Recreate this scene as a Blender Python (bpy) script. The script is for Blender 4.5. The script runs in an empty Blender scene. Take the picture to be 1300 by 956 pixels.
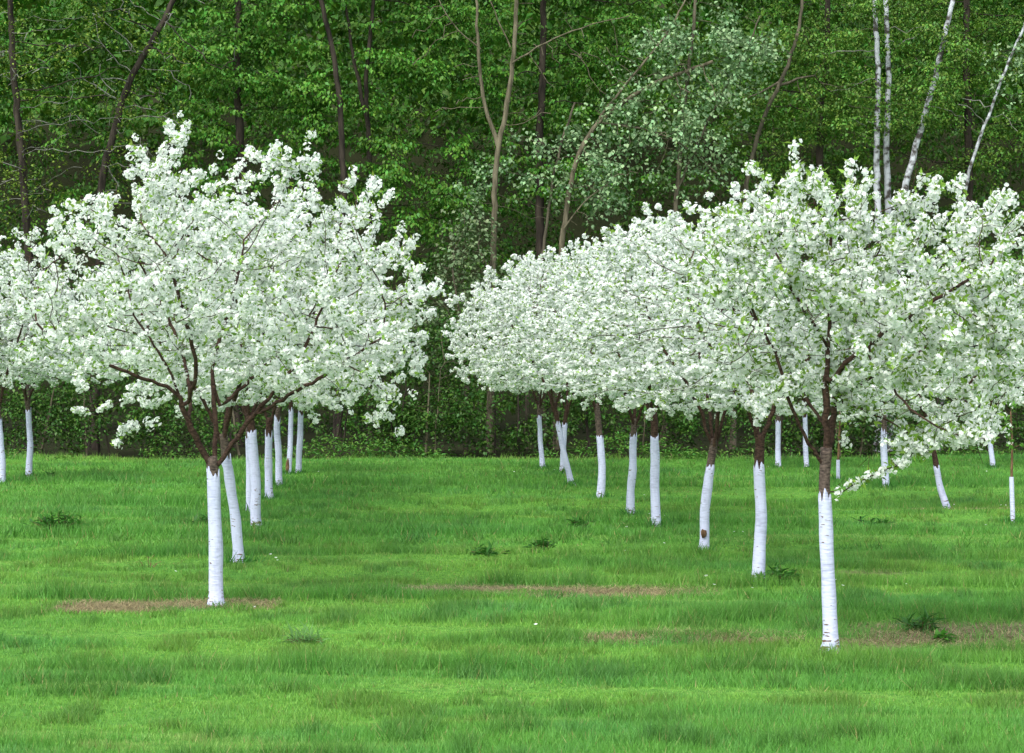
import bpy, math
import numpy as np
from mathutils import Vector
R_ = math.radians
scene = bpy.context.scene
COL = scene.collection
rng = np.random.default_rng(11)

# ------------------------------------------------------------------ camera, sky, sun, exposure
CAM_H, FPX, HORIZON = 2.0, 2816.0, 473.0        # eye height, focal length in photo pixels, horizon row
cam_d = bpy.data.cameras.new('camera'); cam = bpy.data.objects.new('camera', cam_d); COL.objects.link(cam)
cam.location = (0, 0, CAM_H); cam.rotation_euler = (R_(90), 0, 0)
cam_d.sensor_width = 36; cam_d.lens = 36 * FPX / 1300; cam_d.shift_y = -(478 - HORIZON) / 1300
cam_d.clip_start = 0.1; cam_d.clip_end = 3000
scene.camera = cam

SUN_EL, SUN_AZ = R_(50), R_(206)                 # bright overcast, from behind the camera's left shoulder
world = bpy.data.worlds.new('World'); scene.world = world; world.use_nodes = True
wn = world.node_tree; wn.nodes.clear()
sky = wn.nodes.new('ShaderNodeTexSky'); sky.sky_type = 'NISHITA'; sky.sun_disc = False
sky.sun_elevation = SUN_EL; sky.sun_rotation = SUN_AZ; sky.air_density = 1.0; sky.dust_density = 2.0
hs = wn.nodes.new('ShaderNodeHueSaturation'); hs.inputs['Saturation'].default_value = 0.38
bg = wn.nodes.new('ShaderNodeBackground'); bg.inputs['Strength'].default_value = 0.15
wo = wn.nodes.new('ShaderNodeOutputWorld')
wn.links.new(sky.outputs[0], hs.inputs['Color']); wn.links.new(hs.outputs[0], bg.inputs['Color']); wn.links.new(bg.outputs[0], wo.inputs[0])
sl = bpy.data.lights.new('sun', 'SUN'); sl.energy = 1.15; sl.angle = R_(40); sl.color = (1.0, 0.97, 0.92)
sun = bpy.data.objects.new('sun', sl); COL.objects.link(sun)
sdir = Vector((math.sin(SUN_AZ) * math.cos(SUN_EL), math.cos(SUN_AZ) * math.cos(SUN_EL), math.sin(SUN_EL)))
sun.rotation_euler = sdir.to_track_quat('Z', 'Y').to_euler()
scene.view_settings.view_transform = 'Standard'; scene.view_settings.look = 'None'
scene.view_settings.gamma = 1.0; scene.view_settings.exposure = 1.33; scene.view_settings.use_curve_mapping = False
scene.cycles.use_denoising = True
scene.cycles.max_bounces = 8; scene.cycles.diffuse_bounces = 4; scene.cycles.transmission_bounces = 4

# ------------------------------------------------------------------ helpers
def at(px, py, d):                                # photo pixel + distance -> point of the place
    return np.array([(px - 650) / FPX * d, d, CAM_H - (py - HORIZON) / FPX * d])
def base_depth(py): return CAM_H * FPX / (py - HORIZON)

_perm = rng.random((256, 256))
def vnoise(x, y, seed=0):
    x = np.asarray(x, float) + seed * 17.31; y = np.asarray(y, float) + seed * 7.77
    xi = np.floor(x).astype(int); yi = np.floor(y).astype(int); fx = x - xi; fy = y - yi
    fx = fx * fx * (3 - 2 * fx); fy = fy * fy * (3 - 2 * fy)
    g = lambda a, b: _perm[a & 255, b & 255]
    return (g(xi, yi) * (1 - fx) + g(xi + 1, yi) * fx) * (1 - fy) + (g(xi, yi + 1) * (1 - fx) + g(xi + 1, yi + 1) * fx) * fy
def fnoise(x, y, seed=0, octv=3):
    s = 0; a = 1; t = 0
    for o in range(octv):
        s = s + a * vnoise(np.asarray(x) * 2 ** o, np.asarray(y) * 2 ** o, seed + o * 3); t += a; a *= 0.5
    return s / t
def sstep(a, b, v):
    t = np.clip((v - a) / (b - a), 0, 1); return t * t * (3 - 2 * t)
def norm(v): return v / np.maximum(np.linalg.norm(v, axis=-1, keepdims=True), 1e-9)
def rdir(n): return norm(rng.normal(size=(n, 3)))

def tagged(o, label=None, cat=None, group=None, kind=None):
    for k, v in (('label', label), ('category', cat), ('group', group), ('kind', kind)):
        if v: o[k] = v
    return o
def make_mesh(name, verts, faces, mat, col=None, smooth=False, attr=None):
    """faces: (n,3) or (n,4) int array, or list of such arrays"""
    me = bpy.data.meshes.new(name)
    fl = faces if isinstance(faces, list) else [faces]
    fl = [np.asarray(f, np.int32) for f in fl if len(f)]
    verts = np.asarray(verts, np.float32)
    loops = np.concatenate([f.ravel() for f in fl]); tot = np.concatenate([np.full(len(f), f.shape[1], np.int32) for f in fl])
    start = np.concatenate([[0], np.cumsum(tot)[:-1]]).astype(np.int32)
    me.vertices.add(len(verts)); me.vertices.foreach_set('co', verts.ravel())
    me.loops.add(len(loops)); me.loops.foreach_set('vertex_index', loops)
    me.polygons.add(len(tot)); me.polygons.foreach_set('loop_start', start); me.polygons.foreach_set('loop_total', tot)
    if smooth: me.polygons.foreach_set('use_smooth', np.ones(len(tot), bool))
    me.update(calc_edges=True)
    if col is not None:
        a = me.color_attributes.new('Col', 'FLOAT_COLOR', 'POINT')
        c = np.ones((len(verts), 4), np.float32); c[:, :3] = col; a.data.foreach_set('color', c.ravel())
    for k, v in (attr or {}).items():
        a = me.attributes.new(k, 'FLOAT', 'POINT'); a.data.foreach_set('value', np.asarray(v, np.float32))
    me.materials.append(mat)
    return me
def obj(name, me, parent=None, loc=None):
    o = bpy.data.objects.new(name, me); COL.objects.link(o)
    if parent is not None: o.parent = parent
    if loc is not None: o.location = loc
    return o
def empty(name, loc):
    o = bpy.data.objects.new(name, None); COL.objects.link(o); o.location = loc; o.empty_display_size = 0.2; return o

def tube(pts, rad, seg, wob=0.0):
    pts = np.asarray(pts, float); rad = np.asarray(rad, float); n = len(pts)
    t = np.gradient(pts, axis=0) if n > 2 else np.repeat((pts[-1] - pts[0])[None], n, 0)
    t = norm(t); ref = np.array([0.31, 0.87, 0.12]) if abs(t[0][2]) > 0.6 else np.array([0.1, 0.2, 1.0])
    u = norm(np.cross(t, ref)); v = np.cross(t, u)
    a = np.arange(seg) * 2 * math.pi / seg
    r = rad[:, None] * (1 + wob * (rng.random((n, seg)) - 0.5))
    V = pts[:, None] + r[..., None] * (np.cos(a)[None, :, None] * u[:, None] + np.sin(a)[None, :, None] * v[:, None])
    i = np.arange(n - 1)[:, None] * seg; j = np.arange(seg)[None]; j2 = (j + 1) % seg
    F = np.stack([i + j, i + j2, i + seg + j2, i + seg + j], -1).reshape(-1, 4)
    return V.reshape(-1, 3), F
def tubes(chains, seg_of, wob=0.0):
    VV, FF, k = [], [], 0
    for p, r in chains:
        V, F = tube(p, r, seg_of(r[0]), wob); VV.append(V); FF.append(F + k); k += len(V)
    return np.concatenate(VV), np.concatenate(FF)
def resample(poly, step, jitter=0.0):
    poly = np.asarray(poly, float); seg = np.linalg.norm(np.diff(poly, axis=0), axis=1); s = np.concatenate([[0], np.cumsum(seg)])
    n = max(2, int(round(s[-1] / step)) + 1); q = np.linspace(0, s[-1], n)
    # Catmull-like smoothing through cubic-eased linear interpolation
    out = np.stack([np.interp(q, s, poly[:, k]) for k in range(poly.shape[1])], 1)
    if n > 4:
        for _ in range(3): out[1:-1] = out[1:-1] * .5 + (out[:-2] + out[2:]) * .25
    if jitter: out[1:-1, :3] += rng.normal(size=(n - 2, 3)) * jitter
    return out

# ------------------------------------------------------------------ materials (procedural)
def mat_new(name):
    m = bpy.data.materials.new(name); m.use_nodes = True; m.node_tree.nodes.clear(); return m, m.node_tree
def leafy(name, trans=0.3, rough=0.55, spec=0.25):
    m, t = mat_new(name); N = t.nodes.new; L = t.links.new
    at_ = N('ShaderNodeAttribute'); at_.attribute_name = 'Col'
    p = N('ShaderNodeBsdfPrincipled'); p.inputs['Roughness'].default_value = rough; p.inputs['Specular IOR Level'].default_value = spec
    tr = N('ShaderNodeBsdfTranslucent'); mx = N('ShaderNodeMixShader'); mx.inputs[0].default_value = trans; o = N('ShaderNodeOutputMaterial')
    L(at_.outputs['Color'], p.inputs['Base Color']); L(at_.outputs['Color'], tr.inputs['Color'])
    L(p.outputs[0], mx.inputs[1]); L(tr.outputs[0], mx.inputs[2]); L(mx.outputs[0], o.inputs[0]); return m
def bark(name, c1, c2, scale=18, stretch=4.0, bump=0.5, lichen=None):
    m, t = mat_new(name); N = t.nodes.new; L = t.links.new
    tc = N('ShaderNodeTexCoord'); mp = N('ShaderNodeMapping'); mp.inputs['Scale'].default_value = (scale, scale, scale / stretch)
    nz = N('ShaderNodeTexNoise'); nz.inputs['Detail'].default_value = 6; nz.inputs['Scale'].default_value = 1
    cr = N('ShaderNodeValToRGB'); cr.color_ramp.elements[0].position = .35; cr.color_ramp.elements[1].position = .68
    cr.color_ramp.elements[0].color = (*c1, 1); cr.color_ramp.elements[1].color = (*c2, 1)
    p = N('ShaderNodeBsdfPrincipled'); p.inputs['Roughness'].default_value = .9; p.inputs['Specular IOR Level'].default_value = .2
    b = N('ShaderNodeBump'); b.inputs['Strength'].default_value = bump; b.inputs['Distance'].default_value = .02; o = N('ShaderNodeOutputMaterial')
    L(tc.outputs['Object'], mp.inputs[0]); L(mp.outputs[0], nz.inputs['Vector']); L(nz.outputs[0], cr.inputs[0])
    L(nz.outputs[0], b.inputs['Height']); L(b.outputs[0], p.inputs['Normal']); L(cr.outputs[0], p.inputs['Base Color']); L(p.outputs[0], o.inputs[0]); return m
def whitewash():
    m, t = mat_new('whitewash_paint'); N = t.nodes.new; L = t.links.new
    tc = N('ShaderNodeTexCoord'); oi = N('ShaderNodeObjectInfo')
    add = N('ShaderNodeVectorMath'); add.operation = 'ADD'
    sc = N('ShaderNodeVectorMath'); sc.operation = 'SCALE'; sc.inputs['Scale'].default_value = 40
    cmb = N('ShaderNodeCombineXYZ'); L(oi.outputs['Random'], cmb.inputs[0]); L(oi.outputs['Random'], cmb.inputs[2])
    L(cmb.outputs[0], sc.inputs[0]); L(tc.outputs['Object'], add.inputs[0]); L(sc.outputs[0], add.inputs[1])
    mp = N('ShaderNodeMapping'); mp.inputs['Scale'].default_value = (13, 13, 70); L(add.outputs[0], mp.inputs[0])
    n1 = N('ShaderNodeTexNoise'); n1.inputs['Scale'].default_value = 1; n1.inputs['Detail'].default_value = 5; L(mp.outputs[0], n1.inputs['Vector'])
    mp2 = N('ShaderNodeMapping'); mp2.inputs['Scale'].default_value = (9, 9, 3.5); L(add.outputs[0], mp2.inputs[0])
    n2 = N('ShaderNodeTexNoise'); n2.inputs['Scale'].default_value = 1; n2.inputs['Detail'].default_value = 2; L(mp2.outputs[0], n2.inputs['Vector'])
    # worn spots: fine flecks gathered in some places, more of them at the splashed foot
    sx = N('ShaderNodeSeparateXYZ'); L(tc.outputs['Object'], sx.inputs[0])
    foot = N('ShaderNodeMapRange'); foot.inputs[1].default_value = 0.0; foot.inputs[2].default_value = 0.2; foot.inputs[3].default_value = 0.2; foot.inputs[4].default_value = 0.0
    L(sx.outputs[2], foot.inputs[0])
    a = N('ShaderNodeMath'); a.operation = 'MULTIPLY_ADD'; a.inputs[1].default_value = 0.55; L(n2.outputs[0], a.inputs[0]); L(n1.outputs[0], a.inputs[2])
    b = N('ShaderNodeMath'); b.operation = 'ADD'; L(a.outputs[0], b.inputs[0]); L(foot.outputs[0], b.inputs[1])
    cr = N('ShaderNodeValToRGB'); cr.color_ramp.elements[0].position = .985; cr.color_ramp.elements[1].position = 1.04
    cr.color_ramp.elements[0].color = (0, 0, 0, 1); cr.color_ramp.elements[1].color = (1, 1, 1, 1); L(b.outputs[0], cr.inputs[0])
    tone = N('ShaderNodeMix'); tone.data_type = 'RGBA'; tone.inputs[6].default_value = (.22, .24, .35, 1); tone.inputs[7].default_value = (.50, .53, .69, 1); tm = N('ShaderNodeMath'); tm.operation = 'MULTIPLY_ADD'; tm.inputs[1].default_value = 1.6; tm.inputs[2].default_value = -.62; tn = N('ShaderNodeMath'); tn.operation = 'ADD'; L(n2.outputs[0], tn.inputs[0]); L(n1.outputs[0], tn.inputs[1]); L(tn.outputs[0], tm.inputs[0]); tm.use_clamp = True; L(tm.outputs[0], tone.inputs[0])
    mx = N('ShaderNodeMix'); mx.data_type = 'RGBA'; L(cr.outputs[0], mx.inputs[0]); L(tone.outputs[2], mx.inputs[6]); mx.inputs[7].default_value = (.13, .085, .055, 1)
    p = N('ShaderNodeBsdfPrincipled'); p.inputs['Roughness'].default_value = .85; p.inputs['Specular IOR Level'].default_value = .2
    bp = N('ShaderNodeBump'); bp.inputs['Strength'].default_value = .6; bp.inputs['Distance'].default_value = .012; L(n1.outputs[0], bp.inputs['Height']); L(bp.outputs[0], p.inputs['Normal'])
    o = N('ShaderNodeOutputMaterial'); L(mx.outputs[2], p.inputs['Base Color']); L(p.outputs[0], o.inputs[0]); return m
def ground_mat():
    m, t = mat_new('turf_and_soil'); N = t.nodes.new; L = t.links.new
    tc = N('ShaderNodeTexCoord'); n1 = N('ShaderNodeTexNoise'); n1.inputs['Scale'].default_value = 14; n1.inputs['Detail'].default_value = 6; L(tc.outputs['Object'], n1.inputs['Vector'])
    n2 = N('ShaderNodeTexNoise'); n2.inputs['Scale'].default_value = .7; n2.inputs['Detail'].default_value = 3; L(tc.outputs['Object'], n2.inputs['Vector'])
    g = N('ShaderNodeValToRGB'); g.color_ramp.elements[0].color = (.045, .15, .02, 1); g.color_ramp.elements[1].color = (.12, .29, .04, 1); g.color_ramp.elements[0].position = .3; g.color_ramp.elements[1].position = .7; L(n1.outputs[0], g.inputs[0])
    s = N('ShaderNodeValToRGB'); s.color_ramp.elements[0].color = (.085, .066, .034, 1); s.color_ramp.elements[1].color = (.27, .225, .125, 1); s.color_ramp.elements[0].position = .3; s.color_ramp.elements[1].position = .72; L(n1.outputs[0], s.inputs[0])
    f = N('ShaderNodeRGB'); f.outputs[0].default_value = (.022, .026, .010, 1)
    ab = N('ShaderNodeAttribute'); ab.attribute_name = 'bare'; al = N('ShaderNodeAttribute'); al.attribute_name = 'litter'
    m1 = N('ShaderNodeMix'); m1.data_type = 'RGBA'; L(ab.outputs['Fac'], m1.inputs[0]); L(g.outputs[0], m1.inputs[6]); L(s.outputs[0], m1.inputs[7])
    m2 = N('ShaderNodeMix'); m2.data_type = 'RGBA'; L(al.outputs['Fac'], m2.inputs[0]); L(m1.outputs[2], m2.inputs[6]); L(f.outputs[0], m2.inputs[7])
    p = N('ShaderNodeBsdfPrincipled'); p.inputs['Roughness'].default_value = .95; p.inputs['Specular IOR Level'].default_value = .1
    b = N('ShaderNodeBump'); b.inputs['Strength'].default_value = .7; b.inputs['Distance'].default_value = .04; L(n1.outputs[0], b.inputs['Height']); L(b.outputs[0], p.inputs['Normal'])
    o = N('ShaderNodeOutputMaterial'); L(m2.outputs[2], p.inputs['Base Color']); L(p.outputs[0], o.inputs[0]); return m
M_PETAL = leafy('cherry_petals', .48, .6, .2)
M_YLEAF = leafy('young_cherry_leaf', .4)
M_GRASS = leafy('grass_blades', .38, .5, .3)
M_LEAF = leafy('wood_leaves', .17, .5, .3)
M_CHERRY = bark('cherry_bark', (.022, .012, .009), (.085, .05, .036), 30, .5, .6)
M_CHERRY_G = bark('grey_cherry_bark', (.04, .03, .026), (.15, .11, .09), 30, .5, .6)
M_DARK = bark('dark_bark', (.010, .008, .006), (.05, .04, .03), 9, 6)
M_TAN = bark('tan_bark', (.055, .048, .030), (.155, .135, .090), 12, 5, .9)
M_BROWN = bark('brown_bark', (.045, .040, .027), (.125, .108, .075), 10, 6)
M_BIRCH = bark('birch_bark', (.05, .045, .04), (.40, .42, .45), 5, .8, .4)
M_BIRCH.node_tree.nodes['Color Ramp'].color_ramp.elements[0].position = .40; M_BIRCH.node_tree.nodes['Color Ramp'].color_ramp.elements[1].position = .56
M_GREY = bark('grey_twig_bark', (.10, .10, .085), (.25, .25, .22), 10, 6)
M_STAKE = bark('sapling_bark', (.07, .04, .02), (.2, .12, .07), 30, 3)
M_WHITE = whitewash()
M_GROUND = ground_mat()

# ------------------------------------------------------------------ ground
STRIPS = [(-3.9, -2.0, 19.0, .46, .02), (-1.3, 1.9, 20.35, .70, -.06), (0.55, 2.2, 16.75, .32, 0), (2.3, 6.5, 16.9, .85, .10), (5.9, 7.8, 33.2, .6, 0), (3.2, 4.1, 22.0, .25, 0)]
def bare_of(x, y):
    v = np.zeros_like(x)
    for x0, x1, d, w, sl_ in STRIPS:
        e = sstep(x0 - .3, x0 + .5, x) * (1 - sstep(x1 - .5, x1 + .3, x))
        dd = (y - d - sl_ * (x - (x0 + x1) / 2) - .75 * (fnoise(x * .7, y * .2, 5) - .5)) / w
        v = np.maximum(v, e * np.clip(1.25 - dd * dd, 0, 1))
    return np.clip(v * (-.55 + 2.9 * fnoise(x * 2.0, y * 4.0, 9)), 0, 1)
# mown swaths lie across the view: soft swells whose fronts face the camera
def swath(x, y):
    yy = y + .9 * (fnoise(x * .11, y * .05, 21) - .5) * 2
    return fnoise(x * .10, yy * .42, 2, 2)
def gz(x, y):
    x = np.asarray(x, float); y = np.asarray(y, float)
    h = (swath(x, y) - .5) * .22 + (fnoise(x * .5, y * .9, 31) - .5) * .07
    h = h * sstep(6, 12, y) * (1 - sstep(56, 66, y)) * (1 - sstep(20, 30, np.abs(x)))
    return h - .02 * bare_of(x, y)
fx = np.concatenate([[-900, -400, -200, -100, -60, -40, -28, -22], np.arange(-17, 17.01, .2), [22, 28, 40, 60, 100, 200, 400, 900]])
fy = np.concatenate([[-600, -200, -60, -20, -5, 2], np.arange(7, 60, .2), [62, 66, 72, 80, 100, 160, 300, 600, 1200]])
X, Y = np.meshgrid(fx, fy); nx, ny = len(fx), len(fy)
Z = gz(X, Y)
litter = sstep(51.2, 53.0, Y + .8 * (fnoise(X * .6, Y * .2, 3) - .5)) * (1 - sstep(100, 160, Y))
ii = (np.arange(ny - 1)[:, None] * nx + np.arange(nx - 1)[None]).ravel()
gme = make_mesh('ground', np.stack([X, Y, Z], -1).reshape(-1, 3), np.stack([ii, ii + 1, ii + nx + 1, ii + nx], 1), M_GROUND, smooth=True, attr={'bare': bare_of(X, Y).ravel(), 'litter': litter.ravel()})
g = obj('ground', gme); g['kind'] = 'structure'
# wooded hillside that rises behind the orchard
hx = np.arange(-90, 90.1, 3.0); hy = np.arange(86, 170, 3.0); HX, HY = np.meshgrid(hx, hy)
HZ = -.3 + 44 * sstep(86, 165, HY) + 2.5 * (fnoise(HX * .06, HY * .06, 40) - .5) * sstep(86, 100, HY)
ii = (np.arange(len(hy) - 1)[:, None] * len(hx) + np.arange(len(hx) - 1)[None]).ravel()
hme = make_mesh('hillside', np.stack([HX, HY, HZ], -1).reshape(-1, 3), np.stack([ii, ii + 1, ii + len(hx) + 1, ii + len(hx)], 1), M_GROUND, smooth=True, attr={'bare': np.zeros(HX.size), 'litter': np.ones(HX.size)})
obj('hillside', hme)['kind'] = 'structure'

# ------------------------------------------------------------------ growth
def colonize(pos, par, attr_pts, step, kill, infl, iters=90, up=0.0, noise=.12):
    """space colonisation: branches grow towards the attraction points; returns node positions and parents"""
    pos = [np.asarray(p, float) for p in pos]; par = list(par); A = np.asarray(attr_pts, float)
    P = np.array(pos); D = np.linalg.norm(A[:, None] - P[None], axis=2); ni = D.argmin(1); nd = D.min(1); alive = nd > kill
    kids = {}
    for it in range(iters):
        act = alive & (nd < infl)
        if not act.any(): break
        idx = ni[act]; dv = norm(A[act] - P[idx]); un, inv = np.unique(idx, return_inverse=True)
        s = np.zeros((len(un), 3)); np.add.at(s, inv, dv)
        s = norm(s) + np.array([0, 0, up]) + rng.normal(size=s.shape) * noise
        new = P[un] + norm(s) * step; keep = []
        for k, (u, q) in enumerate(zip(un, new)):
            c = kids.get(u)
            if c and min(np.sum((P[w] - q) ** 2) for w in c) < (step * .45) ** 2: continue
            keep.append(k)
        if not keep:
            alive[act & (nd < infl)] &= rng.random(act.sum()) > .5; continue
        base = len(P); new = new[keep]; un = un[keep]
        for j, u in enumerate(un): kids.setdefault(u, []).append(base + j); par.append(int(u))
        P = np.concatenate([P, new]); D = np.linalg.norm(A[:, None] - new[None], axis=2); m = D.argmin(1); md = D.min(1)
        b = md < nd; ni[b] = base + m[b]; nd[b] = md[b]; alive &= nd > kill
    return P, np.array(par)
def radii(P, par, tip, p):
    n = len(P); acc = np.zeros(n); r = np.zeros(n)
    for i in range(n - 1, -1, -1):                # parents always come before children
        r[i] = max(acc[i], tip ** p) ** (1 / p)
        if par[i] >= 0: acc[par[i]] += r[i] ** p
    return r
def chains_of(P, par, r):
    ch = {}
    for i, q in enumerate(par): ch.setdefault(int(q), []).append(i)
    out = []; stack = [(-1, i) for i in ch.get(-1, [])]
    while stack:
        pr, i = stack.pop(); ids = [i] if pr < 0 else [pr, i]
        while True:
            c = ch.get(i, [])
            if not c: break
            b = max(c, key=lambda k: r[k]); stack += [(i, k) for k in c if k != b]; ids.append(b); i = b
        if len(ids) > 1:
            rr = r[ids].copy()
            if pr >= 0: rr[0] = min(rr[0], rr[1] * 1.15)
            out.append((P[ids], rr))
    return out

def flowers(c, nrm, r, n_tri=10):
    """cupped five-petalled flowers at c (n,3) facing nrm with radius r"""
    n = len(c); u = norm(np.cross(nrm, rdir(n))); v = np.cross(nrm, u)
    a = np.arange(5) * 2 * math.pi / 5; cup = .18 + .4 * rng.random((n, 1, 1))
    def ring(ang, k, h): return c[:, None] + r[:, None, None] * (k * (np.cos(ang)[None, :, None] * u[:, None] + np.sin(ang)[None, :, None] * v[:, None]) + h * cup * nrm[:, None])
    tip = ring(a, 1.0, 1.0); cc = (c - nrm * r[:, None] * .1)[:, None]
    white = np.array([.92, .95, .955]); heart = np.array([.82, .87, .72]); vary = 1 - .06 * rng.random((n, 1, 1))
    if n_tri == 10:
        nt = ring(a + math.pi / 5, .60, .5); V = np.concatenate([cc, tip, nt], 1); k = 11
        f = [[0, 1 + i, 6 + i] for i in range(5)] + [[0, 6 + i, 1 + (i + 1) % 5] for i in range(5)]
    else:
        V = np.concatenate([cc, tip], 1); k = 6; f = [[0, 1 + i, 1 + (i + 1) % 5] for i in range(5)]
    C = np.empty((n, k, 3)); C[:] = white; C[:, 0] = heart; C *= vary
    F = (np.arange(n)[:, None, None] * k + np.array(f)[None]).reshape(-1, 3)
    return V.reshape(-1, 3), F, C.reshape(-1, 3)
def leaves(c, axis, up, L, W, colr, fold=.15):
    """rhombic leaves: base at c, long axis, face towards up"""
    n = len(c); axis = norm(axis); s = norm(np.cross(axis, up)); nn = np.cross(s, axis)
    L = np.broadcast_to(L, n)[:, None]; W = np.broadcast_to(W, n)[:, None]
    mid = c + axis * L * .45
    V = np.stack([c, mid + s * W * .5 + nn * L * fold * .3, c + axis * L - nn * L * fold, mid - s * W * .5 + nn * L * fold * .3], 1)
    F = np.arange(n * 4).reshape(-1, 4); C = np.repeat(colr[:, None], 4, 1)
    return V.reshape(-1, 3), F, C.reshape(-1, 3)

def cherry_crown(seeds, seed_par, attractors, big, n_limb=5, shoots=150, tip=.0024, per=11.5, leafy_amt=1.0, spacing=.043, rmax=.036, centre=None, gap=.29):
    """meshes of one cherry crown: limbs, thinner branches, blossom, young leaves"""
    P, par = colonize(seeds, seed_par, attractors, .075, .13, .95, 110, .05, .16)
    r = radii(P, par, tip, 2.25)
    top = r.max(); r = np.where(r > .008, .008 + (r - .008) * min(1, (rmax - .008) / max(top - .008, 1e-6)), r)
    # straight flowering shoots that stick out of the crown
    n0 = len(P); kidn = np.bincount(par[par >= 0], minlength=n0); tips = np.where(kidn == 0)[0]
    cen = centre if centre is not None else P[tips].mean(0)
    rad = np.linalg.norm((P[tips] - cen) * [1, 1, 1.1], axis=1); o = np.argsort(-rad)[:int(shoots * 1.6)]
    extra_p, extra_par, extra_r = [], [], []
    for t in rng.choice(tips[o], min(shoots, len(o)), replace=False):
        d = norm(norm(P[t] - cen) + np.array([0, 0, .55]) + rng.normal(size=3) * .35); ln = rng.uniform(.08, .40) * (.85 if P[t][2] > cen[2] else .75); prev = int(t); k = max(2, int(ln / .07))
        for q in range(k):
            d = norm(d + rng.normal(size=3) * .10 + np.array([0, 0, .03])); base = P[prev] if prev < n0 else extra_p[prev - n0]
            extra_p.append(base + d * ln / k); extra_par.append(prev); extra_r.append(tip * (1 - .4 * q / k)); prev = n0 + len(extra_p) - 1
    if extra_p:
        P = np.concatenate([P, extra_p]); par = np.concatenate([par, extra_par]); r = np.concatenate([r, extra_r])
    ch = chains_of(P, par, r)
    ch.sort(key=lambda c: -c[1][0] * min(len(c[0]), 16))
    limbs = ch[:n_limb]; rest = ch[n_limb:]
    # blossom clusters on every thin piece of wood
    e = np.where((par >= 0) & (r < .0115))[0]; a, b = P[par[e]], P[e]; ln = np.linalg.norm(b - a, axis=1)
    cnt = rng.poisson(ln / spacing * np.where(r[e] < .006, 1.0, .55)); k = np.repeat(np.arange(len(e)), cnt)
    k = k[vnoise(P[e][k][:, 0] * 3.1 + P[e][k][:, 1] * 2.3, P[e][k][:, 2] * 3.3, 51) > gap]
    t = rng.random(len(k))[:, None]; cc = a[k] * (1 - t) + b[k] * t + rng.normal(size=(len(k), 3)) * .013
    nf = rng.poisson(per, len(cc)); ci = np.repeat(np.arange(len(cc)), nf); d = norm(rdir(len(ci)) + np.array([0, 0, .12]))
    fr = rng.uniform(.0125, .0185, len(ci)) * (1 if big else 1.3); csz = rng.uniform(.7, 1.25, len(cc))[ci]
    fc = cc[ci] + d * (rng.uniform(.012, .043, len(ci)) * csz)[:, None]
    fn = norm(d + rdir(len(ci)) * .35); h = int(len(ci) * .25) if big else 0; pk = rng.permutation(len(ci)); hh, lo = pk[:h], pk[h:]
    V, F, C = flowers(fc[lo], fn[lo], fr[lo], 5)
    if h:
        V2, F2, C2 = flowers(fc[hh], fn[hh], fr[hh], 10); F = np.concatenate([F, F2 + len(V)]); V = np.concatenate([V, V2]); C = np.concatenate([C, C2])
    m_bl = make_mesh('blossom', V, F, M_PETAL, C)
    nl = rng.poisson(1.9 * leafy_amt, len(cc)); li = np.repeat(np.arange(len(cc)), nl); dd = norm(rdir(len(li)) + np.array([0, 0, .35]))
    lc = np.array([.19, .35, .05]) * rng.uniform(.6, 1.3, (len(li), 1)) * np.array([1, 1, 1]) + rng.uniform(-.02, .05, (len(li), 1)) * np.array([1, .6, .0])
    V, F, C = leaves(cc[li] + dd * .012, dd, rdir(len(li)), rng.uniform(.04, .075, len(li)), rng.uniform(.018, .032, len(li)), np.clip(lc, .01, 1))
    m_lf = make_mesh('young_leaves', V, F, M_YLEAF, C)
    V, F = tubes(rest, lambda q: 6 if q > .008 else 3)
    m_br = make_mesh('twigs', V, F, M_CHERRY, smooth=True)
    m_lm = []
    for p_, r_ in limbs:
        V, F = tube(p_, r_, 9, .12); m_lm.append(make_mesh('limb', V, F, M_CHERRY, smooth=True))
    return dict(limbs=m_lm, twigs=m_br, blossom=m_bl, leaves=m_lf, n=len(ci))
def hang_crown(tree, crown, loc, rot=0.0, s=(1, 1, 1)):
    for nm, me, kd in [('limb', m, None) for m in crown['limbs']] + [('twigs', crown['twigs'], 'stuff'), ('blossom', crown['blossom'], 'stuff'), ('young_leaves', crown['leaves'], 'stuff')]:
        o = obj(nm, me, tree, loc); o.rotation_euler = (0, 0, rot); o.scale = s
        if kd: o['kind'] = kd

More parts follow.
